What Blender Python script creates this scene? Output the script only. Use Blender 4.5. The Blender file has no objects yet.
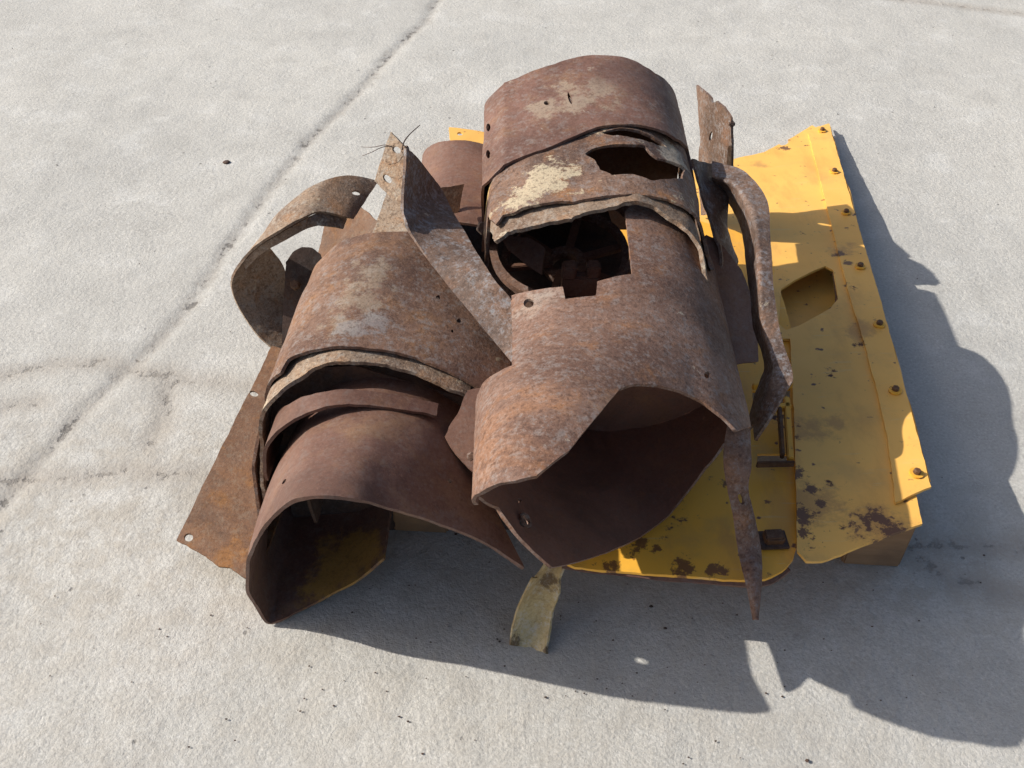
import bpy, bmesh, math, random
from mathutils import Vector, noise
from mathutils.geometry import delaunay_2d_cdt
random.seed(7)
S = bpy.context.scene
COL = S.collection
R = math.radians

# ------------------------------------------------------------------ camera, light, exposure
CAM_H, PITCH, F = 1.6, R(43.0), 960.0
cam = bpy.data.cameras.new('camera'); cam.sensor_width = 36.0; cam.lens = 36.0*F/1024.0
cam.clip_start = 0.05; cam.clip_end = 500
camo = bpy.data.objects.new('camera', cam); COL.objects.link(camo)
camo.location = (0, 0, CAM_H); camo.rotation_euler = (R(90)-PITCH, 0, 0)
S.camera = camo
SUN = Vector((-1.36, 0.12, 1.0)).normalized()          # direction towards the sun
w = bpy.data.worlds.new('World'); S.world = w; w.use_nodes = True
nt = w.node_tree; bg = nt.nodes['Background']
sky = nt.nodes.new('ShaderNodeTexSky'); sky.sky_type = 'NISHITA'; sky.sun_disc = False
sky.sun_elevation = math.asin(SUN.z); sky.sun_rotation = math.atan2(SUN.x, SUN.y)
sky.dust_density = 3.0; sky.ozone_density = 1.0
nt.links.new(sky.outputs[0], bg.inputs[0]); bg.inputs[1].default_value = 0.10
sl = bpy.data.lights.new('sun', 'SUN'); sl.energy = 4.3; sl.angle = R(0.5); sl.color = (1.0, 0.955, 0.88)
so = bpy.data.objects.new('sun', sl); COL.objects.link(so); so.location = (-3, 0, 5)
so.rotation_euler = SUN.to_track_quat('Z', 'Y').to_euler()
S.view_settings.view_transform = 'Standard'; S.view_settings.look = 'None'
S.view_settings.exposure = 0.40; S.view_settings.gamma = 1.0

# ------------------------------------------------------------------ measuring helpers
FW = Vector((0, math.cos(PITCH), -math.sin(PITCH))); UP = Vector((0, math.sin(PITCH), math.cos(PITCH)))
C0 = Vector((0, 0, CAM_H))
def ray(px, py): return (FW + Vector(((px-512.0)/F, 0, 0)) - UP*((py-384.0)/F))
def P(px, py, z):
    r = ray(px, py); return C0 + r*((z-CAM_H)/r.z)

# ------------------------------------------------------------------ object helpers
def tag(o, label=None, cat=None, group=None, kind=None):
    if label: o['label'] = label
    if cat: o['category'] = cat
    if group: o['group'] = group
    if kind: o['kind'] = kind
    return o
def thing(name, label, cat, loc=(0, 0, 0), group=None):
    o = bpy.data.objects.new(name, None); COL.objects.link(o); o.location = loc
    o.empty_display_size = 0.05
    return tag(o, label, cat, group)
def link_mesh(name, bm, mat, parent=None, origin=None):
    bm.normal_update()
    if origin is None:
        zs = [v.co.z for v in bm.verts]; c = sum((v.co for v in bm.verts), Vector())/len(bm.verts)
        origin = Vector((c.x, c.y, min(zs)))
    if parent is not None: origin = Vector(parent.location)
    for v in bm.verts: v.co -= origin
    me = bpy.data.meshes.new(name); bm.to_mesh(me); bm.free()
    for q in (mat if isinstance(mat, tuple) else (mat, mat)): me.materials.append(q)
    o = bpy.data.objects.new(name, me); COL.objects.link(o)
    if parent is not None: o.parent = parent
    else: o.location = origin
    return o

def catmull(pts, n):
    out = []
    m = len(pts)
    for i in range(m-1):
        p0 = pts[max(i-1, 0)]; p1 = pts[i]; p2 = pts[i+1]; p3 = pts[min(i+2, m-1)]
        for k in range(n):
            t = k/n
            out.append(0.5*((2*p1) + (p2-p0)*t + (2*p0-5*p1+4*p2-p3)*t*t + (3*p1-p0-3*p2+p3)*t**3))
    out.append(pts[-1].copy())
    return out

def inside(p, poly):
    x, y = p; c = False; j = len(poly)-1
    for i in range(len(poly)):
        xi, yi = poly[i]; xj, yj = poly[j]
        if (yi > y) != (yj > y) and x < (xj-xi)*(y-yi)/(yj-yi)+xi: c = not c
        j = i
    return c

def resample(poly, sp, jit, seed):
    out = []
    n = len(poly)
    for i in range(n):
        a = Vector(poly[i]); b = Vector(poly[(i+1) % n]); d = b-a; L = d.length
        if L < 1e-5: continue
        k = max(1, int(L/sp)); nrm = Vector((-d.y, d.x))/L
        for q in range(k):
            p = a + d*(q/k)
            if q and jit:
                p = p + nrm*jit*(noise.noise(Vector((p.x*60+seed, p.y*60, seed)))*1.3 + noise.noise(Vector((p.x*19+seed, p.y*19, 3.3)))*1.2)
            out.append((p.x, p.y))
    return out

def sheet_bm(poly, holes, mapf, th=0.005, sp=0.011, jit=0.0012, amp=0.003, freq=7.0, hjit=None, seed=None):
    """a bent steel sheet: outline and holes in (u,v) metres, mapped to 3D, given thickness"""
    if seed is None: seed = random.random()*50
    poly = resample(poly, sp*0.6, jit, seed)
    hs = [resample(h, 0.004 if hjit is None else 0.006, 0 if hjit is None else hjit, seed+5) for h in holes]
    pts = list(poly); edges = [(i, (i+1) % len(poly)) for i in range(len(poly))]
    for h in hs:
        b = len(pts); pts += h; edges += [(b+i, b+(i+1) % len(h)) for i in range(len(h))]
    allb = list(pts)
    cell = {}
    for p in allb: cell.setdefault((int(p[0]//sp), int(p[1]//sp)), []).append(p)
    x0 = min(p[0] for p in poly); x1 = max(p[0] for p in poly); y0 = min(p[1] for p in poly); y1 = max(p[1] for p in poly)
    ny = int((y1-y0)/sp)+1; nx = int((x1-x0)/sp)+1
    for j in range(ny+1):
        for i in range(nx+1):
            p = (x0+(i+0.5*(j % 2))*sp, y0+j*sp)
            if not inside(p, poly) or any(inside(p, h) for h in hs): continue
            ci, cj = int(p[0]//sp), int(p[1]//sp); ok = True
            for a in (-1, 0, 1):
                for b in (-1, 0, 1):
                    for q in cell.get((ci+a, cj+b), ()):
                        if (q[0]-p[0])**2+(q[1]-p[1])**2 < (0.45*sp)**2: ok = False
            if ok: pts.append(p)
    vs, es, fs, _, _, _ = delaunay_2d_cdt([Vector(p) for p in pts], edges, [], 0, 1e-7)
    keep = []
    for f in fs:
        c = sum((vs[i] for i in f), Vector((0, 0)))/len(f); c = (c.x, c.y)
        if inside(c, poly) and not any(inside(c, h) for h in hs): keep.append(list(f))
    co = [Vector(mapf(v.x, v.y)) for v in vs]
    nor = [Vector() for _ in co]
    for f in keep:
        n = (co[f[1]]-co[f[0]]).cross(co[f[2]]-co[f[0]])
        for i in f: nor[i] += n
    bm = bmesh.new(); top = {}; bot = {}
    cnt = {}
    for f in keep:
        for i in range(len(f)):
            e = (f[i], f[(i+1) % len(f)]); cnt[frozenset(e)] = cnt.get(frozenset(e), 0)+1
    for i in {i for f in keep for i in f}:
        n = nor[i].normalized() if nor[i].length > 0 else Vector((0, 0, 1))
        c = co[i]
        q = c*freq + Vector((seed, 0, 0))
        c = c + n*amp*(noise.noise(q)*1.4 + 0.35*noise.noise(q*3.1))
        tt = th*(0.5+0.12*noise.noise(c*45))
        top[i] = bm.verts.new(c+n*tt); bot[i] = bm.verts.new(c-n*tt)
    for f in keep:
        bm.faces.new([top[i] for i in f]); bm.faces.new([bot[i] for i in reversed(f)]).material_index = 1
        for i in range(len(f)):
            a, b = f[i], f[(i+1) % len(f)]
            if cnt[frozenset((a, b))] == 1:
                bm.faces.new([top[b], top[a], bot[a], bot[b]])
    for f in bm.faces: f.smooth = True
    for a, b in [tuple(k) for k, n in cnt.items() if n == 1]:
        for d in (top, bot):
            e = bm.edges.get((d[a], d[b]))
            if e: e.smooth = False
    return bm

class Ext:
    """a profile (x,z) extruded along an axis; u = length along the profile, v = metres along the axis"""
    def __init__(s, prof, yref, axis, off=0.0, smooth=8, taper=0.0):
        pts = [Vector((x, z)) for x, z in prof]
        pts = catmull(pts, smooth) if smooth > 1 else pts
        if off:
            res = []
            for i, p in enumerate(pts):
                a = pts[max(i-1, 0)]; b = pts[min(i+1, len(pts)-1)]; t = (b-a).normalized()
                res.append(p + Vector((-t.y, t.x))*off)     # left of travel = outwards for left->right over the top
            pts = res
        s.q = [Vector((p.x, yref, p.y)) for p in pts]; s.A = Vector(axis).normalized()
        s.L = [0.0]
        for i in range(1, len(s.q)): s.L.append(s.L[-1]+(s.q[i]-s.q[i-1]).length)
        s.T = s.L[-1]
        import bisect; s.bis = bisect.bisect_right
    def pt(s, u):
        if u <= 0: return s.q[0] + (s.q[0]-s.q[1]).normalized()*(-u)
        if u >= s.T: return s.q[-1] + (s.q[-1]-s.q[-2]).normalized()*(u-s.T)
        i = s.bis(s.L, u)-1; i = min(i, len(s.q)-2)
        return s.q[i].lerp(s.q[i+1], (u-s.L[i])/(s.L[i+1]-s.L[i]))
    def map(s, u, v): return s.pt(u)+s.A*v
    def hit(s, px, py, far=False):
        r = ray(px, py); best = None; cl = None
        for i in range(len(s.q)-1):
            a = s.q[i]; d = s.q[i+1]-a; n = d.cross(s.A)
            den = r.dot(n)
            if abs(den) < 1e-9: continue
            t = (a-C0).dot(n)/den
            if t <= 0: continue
            x = C0+r*t-a
            # x = w d + v A
            dd, dA, xd, xA = d.dot(d), d.dot(s.A), x.dot(d), x.dot(s.A)
            det = dd-dA*dA; wv = (xd-dA*xA)/det; v = (dd*xA-dA*xd)/det
            if -1e-6 <= wv <= 1+1e-6:
                if best is None or (t > best[0] if far else t < best[0]): best = (t, s.L[i]+wv*(s.L[i+1]-s.L[i]), v)
            wc = min(max(wv, 0), 1)
            # error in pixel terms
            pt = a+d*wc; e = abs(wv-wc)*d.length
            vv = v
            if cl is None or e < cl[0]: cl = (e, s.L[i]+wc*(s.L[i+1]-s.L[i]), vv)
        if best: return (best[1], best[2])
        # silhouette: closest point of the surface to the ray
        b = None
        for i in range(len(s.q)):
            a = s.q[i]; r1 = r.normalized(); A = s.A; w0 = a-C0
            k = r1.dot(A); dn = 1-k*k
            v = (k*r1.dot(w0)-A.dot(w0))/dn
            t = r1.dot(w0+A*v); e = (w0+A*v-r1*t).length
            if b is None or e < b[0]: b = (e, s.L[i], v)
        return (b[1], b[2])
    def uv(s, it):
        if it[0] == 'u':                      # ('u', fraction along profile, world y)
            u = it[1]*s.T; return (u, (it[2]-s.pt(u).y)/s.A.y)
        if it[0] == 'a':                      # ('a', angle on an ellipse 190..-169, world y)
            f = (190.0-it[1])/359.0*(len(s.L)-1); i = min(int(f), len(s.L)-2); u = s.L[i]+(f-i)*(s.L[i+1]-s.L[i])
            return (u, (it[2]-s.pt(u).y)/s.A.y)
        return s.hit(it[0], it[1], len(it) > 2 and it[2] == 'f')
    def poly(s, items): return [s.uv(i) for i in items]

def ext_sheet(name, E, items, mat, parent=None, holes=(), **k):
    bm = sheet_bm(E.poly(items), [E.poly(h) for h in holes], E.map, **k)
    return link_mesh(name, bm, mat, parent)

def circ(px, py, rx, ry=None, n=14, rot=0.0):
    ry = ry or rx; c, s_ = math.cos(rot), math.sin(rot)
    return [(px+rx*math.cos(2*math.pi*i/n)*c-ry*math.sin(2*math.pi*i/n)*s_, py+rx*math.cos(2*math.pi*i/n)*s_+ry*math.sin(2*math.pi*i/n)*c) for i in range(n)]

class Pln:
    def __init__(s, a, b, c, bow=0.0):
        s.o = a; s.e1 = (b-a).normalized(); n = s.e1.cross(c-a).normalized(); s.e2 = n.cross(s.e1); s.n = n
        s.bow = bow
    def uv(s, it):
        if len(it) > 2: p = P(*it) - s.o
        else:
            r = ray(it[0], it[1]); t = (s.o-C0).dot(s.n)/r.dot(s.n); p = C0+r*t-s.o
        return (p.dot(s.e1), p.dot(s.e2))
    def map(s, u, v): return s.o+s.e1*u+s.e2*v+s.n*(s.bow*u*u)
    def poly(s, items): return [s.uv(i) for i in items]
def pln_sheet(name, abc, items, mat, parent=None, holes=(), bow=0.0, **k):
    p = Pln(*[P(*q) for q in abc], bow=bow)
    bm = sheet_bm(p.poly(items), [p.poly(h) for h in holes], p.map, **k)
    return link_mesh(name, bm, mat, parent)

def loft_sheet(name, rows, mat, parent=None, holes=(), bow=0.0, **k):
    """rows of (edge, edge) points each (px,py,z); holes as (fraction across, fraction along, r_across, r_along metres)"""
    nc = len(rows[0])
    cols = [catmull([Vector(r[c]) if isinstance(r[c], Vector) else P(*r[c]) for r in rows], 8) for c in range(nc)]
    n = len(cols[0])
    mid = [sum((cols[c][i] for c in range(nc)), Vector())/nc for i in range(n)]
    L = [0.0]
    for i in range(1, n): L.append(L[-1]+(mid[i]-mid[i-1]).length)
    W = [sum((cols[c+1][i]-cols[c][i]).length for c in range(nc-1)) for i in range(n)]; Wm = max(W)
    import bisect
    def mp(u, v):
        v = min(max(v, 0), L[-1]-1e-6); i = min(bisect.bisect_right(L, v)-1, n-2); t = (v-L[i])/max(L[i+1]-L[i], 1e-9)
        f = min(max(u/Wm, 0), 1)*(nc-1); c = min(int(f), nc-2); g = f-c
        a = cols[c][i].lerp(cols[c][i+1], t); b = cols[c+1][i].lerp(cols[c+1][i+1], t); p = a.lerp(b, g)
        if bow:
            tn = (mid[min(i+1, n-1)]-mid[i]).cross(b-a).normalized(); p = p+tn*bow*(1-(2*f/(nc-1)-1)**2)
        return p
    poly = [(0, 0), (Wm, 0), (Wm, L[-1]), (0, L[-1])]
    hs = [[(h[0]*Wm+h[2]*math.cos(q*0.5236), h[1]*L[-1]+h[3]*math.sin(q*0.5236)) for q in range(12)] for h in holes]
    bm = sheet_bm(poly, hs, mp, **k)
    return link_mesh(name, bm, mat, parent)

def bolt_bm(r=0.010, h=0.012, sides=6):
    bm = bmesh.new(); bmesh.ops.create_cone(bm, cap_ends=True, segments=sides, radius1=r, radius2=r*0.93, depth=h)
    for v in bm.verts: v.co.z += h/2
    bmesh.ops.bevel(bm, geom=[e for e in bm.edges], offset=0.0012, segments=1, affect='EDGES')
    return bm
def ring_bm(ro, ri, h, n=28):
    bm = bmesh.new(); L = []
    for i in range(n):
        a = 2*math.pi*i/n; c, s_ = math.cos(a), math.sin(a)
        L.append([bm.verts.new(p) for p in ((ro*c, ro*s_, 0), (ro*c, ro*s_, h), (ri*c, ri*s_, h), (ri*c, ri*s_, 0))])
    for i in range(n):
        a, b = L[i], L[(i+1) % n]
        for k in range(4): bm.faces.new((a[k], b[k], b[(k+1) % 4], a[(k+1) % 4]))
    return bm
def tube(name, pts, r, mat, parent=None, seg=7):
    pts = catmull([Vector(p) for p in pts], 5); bm = bmesh.new(); rings = []
    for i, p in enumerate(pts):
        t = (pts[min(i+1, len(pts)-1)]-pts[max(i-1, 0)]).normalized()
        a = t.cross(Vector((0.3, 0.2, 1))).normalized(); b = t.cross(a)
        rr = r*(1-0.5*i/len(pts))
        rings.append([bm.verts.new(p+(a*math.cos(2*math.pi*k/seg)+b*math.sin(2*math.pi*k/seg))*rr) for k in range(seg)])
    for i in range(len(rings)-1):
        for k in range(seg): bm.faces.new((rings[i][k], rings[i][(k+1) % seg], rings[i+1][(k+1) % seg], rings[i+1][k]))
    bm.faces.new(rings[0][::-1]); bm.faces.new(rings[-1])
    for f in bm.faces: f.smooth = True
    return link_mesh(name, bm, mat, parent)
def box_bm(size, loc, rz=0.0, bev=0.003, wob=0.0):
    bm = bmesh.new(); bmesh.ops.create_cube(bm, size=1)
    for v in bm.verts: v.co = Vector((v.co.x*size[0], v.co.y*size[1], v.co.z*size[2]))
    if wob: 
        for v in bm.verts: v.co += Vector([random.uniform(-wob, wob) for _ in range(3)])
    bmesh.ops.bevel(bm, geom=list(bm.edges), offset=bev, segments=2, affect='EDGES')
    c, s_ = math.cos(rz), math.sin(rz)
    for v in bm.verts: v.co = Vector((v.co.x*c-v.co.y*s_, v.co.x*s_+v.co.y*c, v.co.z))+Vector(loc)
    return bm

# ------------------------------------------------------------------ materials
class NM:
    def __init__(s, name):
        s.m = bpy.data.materials.new(name); s.m.use_nodes = True; s.t = s.m.node_tree
        s.b = s.t.nodes['Principled BSDF']
        s.b.inputs['Specular IOR Level'].default_value = 0.35
        s.tc = s.t.nodes.new('ShaderNodeTexCoord'); s.v = s.tc.outputs['Object']
    def n(s, ty, **k):
        x = s.t.nodes.new(ty)
        for a, b in k.items(): setattr(x, a, b)
        return x
    def l(s, a, b): s.t.links.new(a, b)
    def mapping(s, loc=(0, 0, 0), sc=(1, 1, 1), rot=(0, 0, 0)):
        x = s.n('ShaderNodeMapping'); x.inputs['Location'].default_value = loc; x.inputs['Scale'].default_value = sc; x.inputs['Rotation'].default_value = rot
        s.l(s.v, x.inputs[0]); return x.outputs[0]
    def noise(s, scale, detail=5, rough=0.6, vec=None, dist=0.0):
        x = s.n('ShaderNodeTexNoise'); x.inputs['Scale'].default_value = scale; x.inputs['Detail'].default_value = detail
        x.inputs['Roughness'].default_value = rough; x.inputs['Distortion'].default_value = dist
        s.l(vec or s.v, x.inputs['Vector']); return x.outputs['Fac']
    def vor(s, scale, vec=None, feat='F1'):
        x = s.n('ShaderNodeTexVoronoi', feature=feat); x.inputs['Scale'].default_value = scale
        s.l(vec or s.v, x.inputs['Vector']); return x.outputs['Distance']
    def math(s, op, a, b=None):
        x = s.n('ShaderNodeMath', operation=op)
        for i, q in enumerate((a, b)):
            if q is None: continue
            if isinstance(q, (int, float)): x.inputs[i].default_value = q
            else: s.l(q, x.inputs[i])
        return x.outputs[0]
    def ramp(s, f, a, b, lo=0.0, hi=1.0):
        x = s.n('ShaderNodeMapRange'); x.inputs[1].default_value = a; x.inputs[2].default_value = b
        x.inputs[3].default_value = lo; x.inputs[4].default_value = hi; x.interpolation_type = 'SMOOTHSTEP'
        s.l(f, x.inputs[0]); return x.outputs[0]
    def mix(s, f, a, b, mode='MIX'):
        x = s.n('ShaderNodeMix', data_type='RGBA', blend_type=mode)
        if isinstance(f, (int, float)): x.inputs[0].default_value = f
        else: s.l(f, x.inputs[0])
        for i, q in ((6, a), (7, b)):
            if isinstance(q, (tuple, list)): x.inputs[i].default_value = (*q, 1)
            else: s.l(q, x.inputs[i])
        return x.outputs[2]
    def stains(s, pts, c, col, warp=0.6, k=1.0, soft=0.25):
        # irregular marks of wear, each with its own place and size on the thing (world metres)
        ge = s.n('ShaderNodeNewGeometry'); acc = None
        nz = s.noise(22, 7, 0.75, vec=ge.outputs['Position']); nz = s.math('MULTIPLY', s.math('SUBTRACT', nz, 0.5), warp*4)
        for (p, r) in pts:
            d = s.n('ShaderNodeVectorMath', operation='DISTANCE'); s.l(ge.outputs['Position'], d.inputs[0]); d.inputs[1].default_value = p
            q = s.math('DIVIDE', d.outputs['Value'], r)
            acc = q if acc is None else s.math('MINIMUM', acc, q)
        f = s.ramp(s.math('ADD', acc, nz), 1.0-soft, 1.0+soft, k, 0)
        return s.mix(f, c, col)
    def done(s, col, rough=0.8, h=None, bs=0.4, bd=0.003, metal=0.0):
        s.l(col, s.b.inputs['Base Color'])
        if isinstance(rough, (int, float)): s.b.inputs['Roughness'].default_value = rough
        else: s.l(rough, s.b.inputs['Roughness'])
        s.b.inputs['Metallic'].default_value = metal
        if h is not None:
            x = s.n('ShaderNodeBump'); x.inputs['Strength'].default_value = bs; x.inputs['Distance'].default_value = bd
            s.l(h, x.inputs['Height']); s.l(x.outputs[0], s.b.inputs['Normal'])
        return s.m

def rust(name, base, dark, orange=(0.25, 0.10, 0.035), grey=(0.17, 0.155, 0.16), cream=(0.42, 0.35, 0.26), k_or=0.5, k_gr=0.5, k_cr=0.0, seed=0.0,
         rough=0.78, bs=0.5, fine=1.0, scale=1.0, marks=()):
    m = NM(name); m.v = m.mapping((seed, seed*1.7, -seed), (scale,)*3)
    n1 = m.noise(5, 6, 0.6); n2 = m.noise(17, 6, 0.65, dist=0.3); n3 = m.noise(60, 5, 0.7); n4 = m.noise(230, 3, 0.7); n5 = m.noise(9, 7, 0.68)
    n6 = m.noise(13, 8, 0.72, vec=m.mapping((3.1, 8.2, 1.1)))
    n7 = m.noise(44, 8, 0.8, vec=m.mapping((1.1, 4.2, 7.1)))
    n8 = m.noise(110, 5, 0.75)
    c = m.mix(m.ramp(n1, 0.35, 0.65), base, dark)
    c = m.mix(m.ramp(n2, 0.50, 0.72, 0, k_or), c, orange)
    c = m.mix(m.ramp(m.math('ADD', n7, m.math('MULTIPLY', m.math('SUBTRACT', n8, 0.5), 0.5)), 0.48, 0.64, 0, k_gr), c, grey)
    st = m.noise(2.6, 5, 0.62, vec=m.mapping((2.2, 5.5, 3.1)), dist=0.6)
    c = m.mix(m.ramp(st, 0.52, 0.64, 0, 0.55), c, tuple(x*0.62 for x in dark))
    st2 = m.noise(3.4, 6, 0.7, vec=m.mapping((6.2, 1.5, 8.1)), dist=0.8)
    c = m.mix(m.ramp(st2, 0.54, 0.64, 0, 0.28), c, tuple(min(1, b_*1.25) for b_ in orange))
    sk = m.noise(20, 3, 0.6, vec=m.mapping((0, 0, 0), (6, 0.35, 6)))
    c = m.mix(m.ramp(sk, 0.60, 0.72, 0, 0.30), c, tuple(x*0.55 for x in base))
    if k_cr > 0:
        t = 0.68-0.14*k_cr
        f = m.ramp(m.math('ADD', n6, m.math('MULTIPLY', m.math('SUBTRACT', n3, 0.5), 0.28)), t, t+0.03, 0, 0.85)
        c = m.mix(f, c, cream)
    for (pts, mc, wp, kk, sf) in marks: c = m.stains(pts, c, mc, wp, kk, sf)
    c = m.mix(m.ramp(n3, 0.60, 0.72, 0, 0.45*fine), c, tuple(x*0.42 for x in base))
    c = m.mix(m.ramp(n8, 0.36, 0.50, 0.75*fine, 0), c, tuple(x*0.5 for x in dark))
    c = m.mix(m.ramp(n8, 0.56, 0.66, 0, 0.35*fine), c, grey)
    c = m.mix(m.ramp(n4, 0.32, 0.46, 0.55*fine, 0), c, tuple(x*0.5 for x in dark))
    c = m.mix(m.ramp(n4, 0.56, 0.68, 0, 0.45*fine), c, tuple(min(x*1.9, 0.6) for x in base))
    h = m.math('ADD', m.math('MULTIPLY', n3, 0.7), m.math('ADD', m.math('MULTIPLY', n4, 0.35), m.math('MULTIPLY', n2, 0.6)))
    return m.done(c, m.ramp(n2, 0.3, 0.7, rough-0.1, rough+0.1), h, bs, 0.0035)

M_smooth = rust('brown_rust_smooth', (0.170, 0.088, 0.060), (0.115, 0.055, 0.038), orange=(0.21, 0.11, 0.055), grey=(0.17, 0.145, 0.13), k_or=0.35, k_gr=0.3, seed=1.3, rough=0.62, bs=0.25, fine=0.45)
M_top = rust('brown_rust_crown', (0.180, 0.092, 0.066), (0.110, 0.054, 0.038), orange=(0.22, 0.12, 0.06), grey=(0.21, 0.185, 0.17), cream=(0.32, 0.26, 0.20), k_or=0.4, k_gr=0.45, k_cr=0.15, seed=2.3, rough=0.66, bs=0.4, fine=0.55,
    marks=[([(P(572, 98, .62), .055), (P(545, 104, .62), .035), (P(600, 92, .62), .04)], (0.30, 0.235, 0.17), 1.8, .7, .5), ([(P(625, 75, .62), .08), (P(655, 90, .6), .06)], (0.10, 0.052, 0.040), .8, .6, .5)])
M_drum = rust('brown_rust_scaled', (0.205, 0.120, 0.086), (0.120, 0.062, 0.042), orange=(0.28, 0.125, 0.05), grey=(0.225, 0.195, 0.18), cream=(0.36, 0.30, 0.23), k_or=0.6, k_gr=0.6, k_cr=0.1, seed=4.1, rough=0.75, bs=0.55, fine=0.8,
    marks=[([(P(545, 320, .5), .05), (P(575, 330, .5), .04)], (0.36, 0.31, 0.26), .9, .5, .5), ([(P(480, 440, .45), .03), (P(484, 480, .42), .025), (P(600, 430, .55), .05)], (0.29, 0.17, 0.09), 1.4, .4, .5)])
M_inner = rust('inside_rust_warm_shade', (0.225, 0.100, 0.062), (0.165, 0.072, 0.044), orange=(0.26, 0.12, 0.05), grey=(0.13, 0.09, 0.07), k_or=0.35, k_gr=0.3, seed=5.1, rough=0.8, bs=0.3, fine=0.3)  # rust made redder and lighter, putting warm bounced shade into the colour
M_patch = rust('brown_rust_patched', (0.195, 0.115, 0.078), (0.095, 0.053, 0.038), orange=(0.26, 0.115, 0.04), grey=(0.20, 0.18, 0.17), cream=(0.42, 0.34, 0.23), k_or=0.85, k_gr=0.6, k_cr=0.6, seed=9.4, rough=0.82, bs=0.9, fine=0.8,
    marks=[([(P(545, 185, .58), .05), (P(525, 200, .57), .045), (P(565, 175, .58), .03)], (0.46, 0.38, 0.26), 1.3, .9, .18), ([(P(489, 205, .5), .035), (P(489, 190, .5), .02)], (0.62, 0.42, 0.15), .8, .9, .1), ([(P(675, 155, .57), .04)], (0.42, 0.36, 0.28), .9, .8, .2)])
M_mid = rust('brown_rust_mottled', (0.190, 0.107, 0.070), (0.110, 0.057, 0.038), orange=(0.25, 0.125, 0.055), grey=(0.22, 0.195, 0.18), cream=(0.38, 0.31, 0.21), k_or=0.7, k_gr=0.6, k_cr=0.25, seed=15.7, rough=0.78, bs=0.6, fine=0.7,
    marks=[([(P(360, 300, .5), .04), (P(345, 325, .5), .03), (P(375, 275, .5), .03)], (0.33, 0.265, 0.19), 2.2, .45, .5), ([(P(355, 330, .5), .03), (P(375, 325, .5), .025)], (0.22, 0.21, 0.21), 2.0, .6, .5)])
M_pale = rust('pale_rust', (0.29, 0.21, 0.145), (0.17, 0.11, 0.075), orange=(0.27, 0.13, 0.055), grey=(0.29, 0.265, 0.23), cream=(0.44, 0.37, 0.27), k_or=0.7, k_gr=0.6, k_cr=0.5, seed=21.0, rough=0.85, bs=0.9, fine=0.9)
M_orange = rust('orange_rust', (0.155, 0.072, 0.032), (0.095, 0.044, 0.022), orange=(0.25, 0.11, 0.030), grey=(0.18, 0.14, 0.10), k_or=0.8, k_gr=0.4, seed=27.0, rough=0.7, bs=0.5, fine=0.6)
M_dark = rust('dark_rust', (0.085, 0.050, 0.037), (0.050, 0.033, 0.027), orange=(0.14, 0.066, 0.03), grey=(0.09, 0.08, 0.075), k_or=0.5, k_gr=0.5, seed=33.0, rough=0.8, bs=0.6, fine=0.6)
M_steel = rust('grey_brown_rust', (0.185, 0.120, 0.088), (0.095, 0.060, 0.045), orange=(0.22, 0.11, 0.06), grey=(0.225, 0.22, 0.225), k_or=0.6, k_gr=0.8, k_cr=0.1, seed=39.0, rough=0.72, bs=0.6, fine=0.8)
M_cream = rust('stained_cream_paint', (0.60, 0.47, 0.25), (0.42, 0.28, 0.11), orange=(0.26, 0.14, 0.05), grey=(0.55, 0.50, 0.42), k_or=0.6, k_gr=0.6, seed=45.0, rough=0.7, bs=0.4, fine=0.5, marks=[([(P(515, 650, .01), .022), (P(533, 654, .008), .016), (P(547, 652, .01), .012), (P(552, 575, .13), .02)], (0.12, 0.07, 0.035), 1.6, .9, .4)])
M_chute = rust('chute_rust', (0.175, 0.094, 0.066), (0.120, 0.058, 0.041), orange=(0.21, 0.12, 0.06), grey=(0.17, 0.145, 0.13), k_or=0.35, k_gr=0.3, seed=51.0, rough=0.62, bs=0.25, fine=0.45,
    marks=[([(P(355, 568, .04), .075), (P(378, 560, .06), .05), (P(330, 585, .02), .05)], (0.36, 0.20, 0.045), .9, .85, .4), ([(P(368, 578, .05), .022)], (0.05, 0.05, 0.055), .6, .9, .3)])

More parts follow.
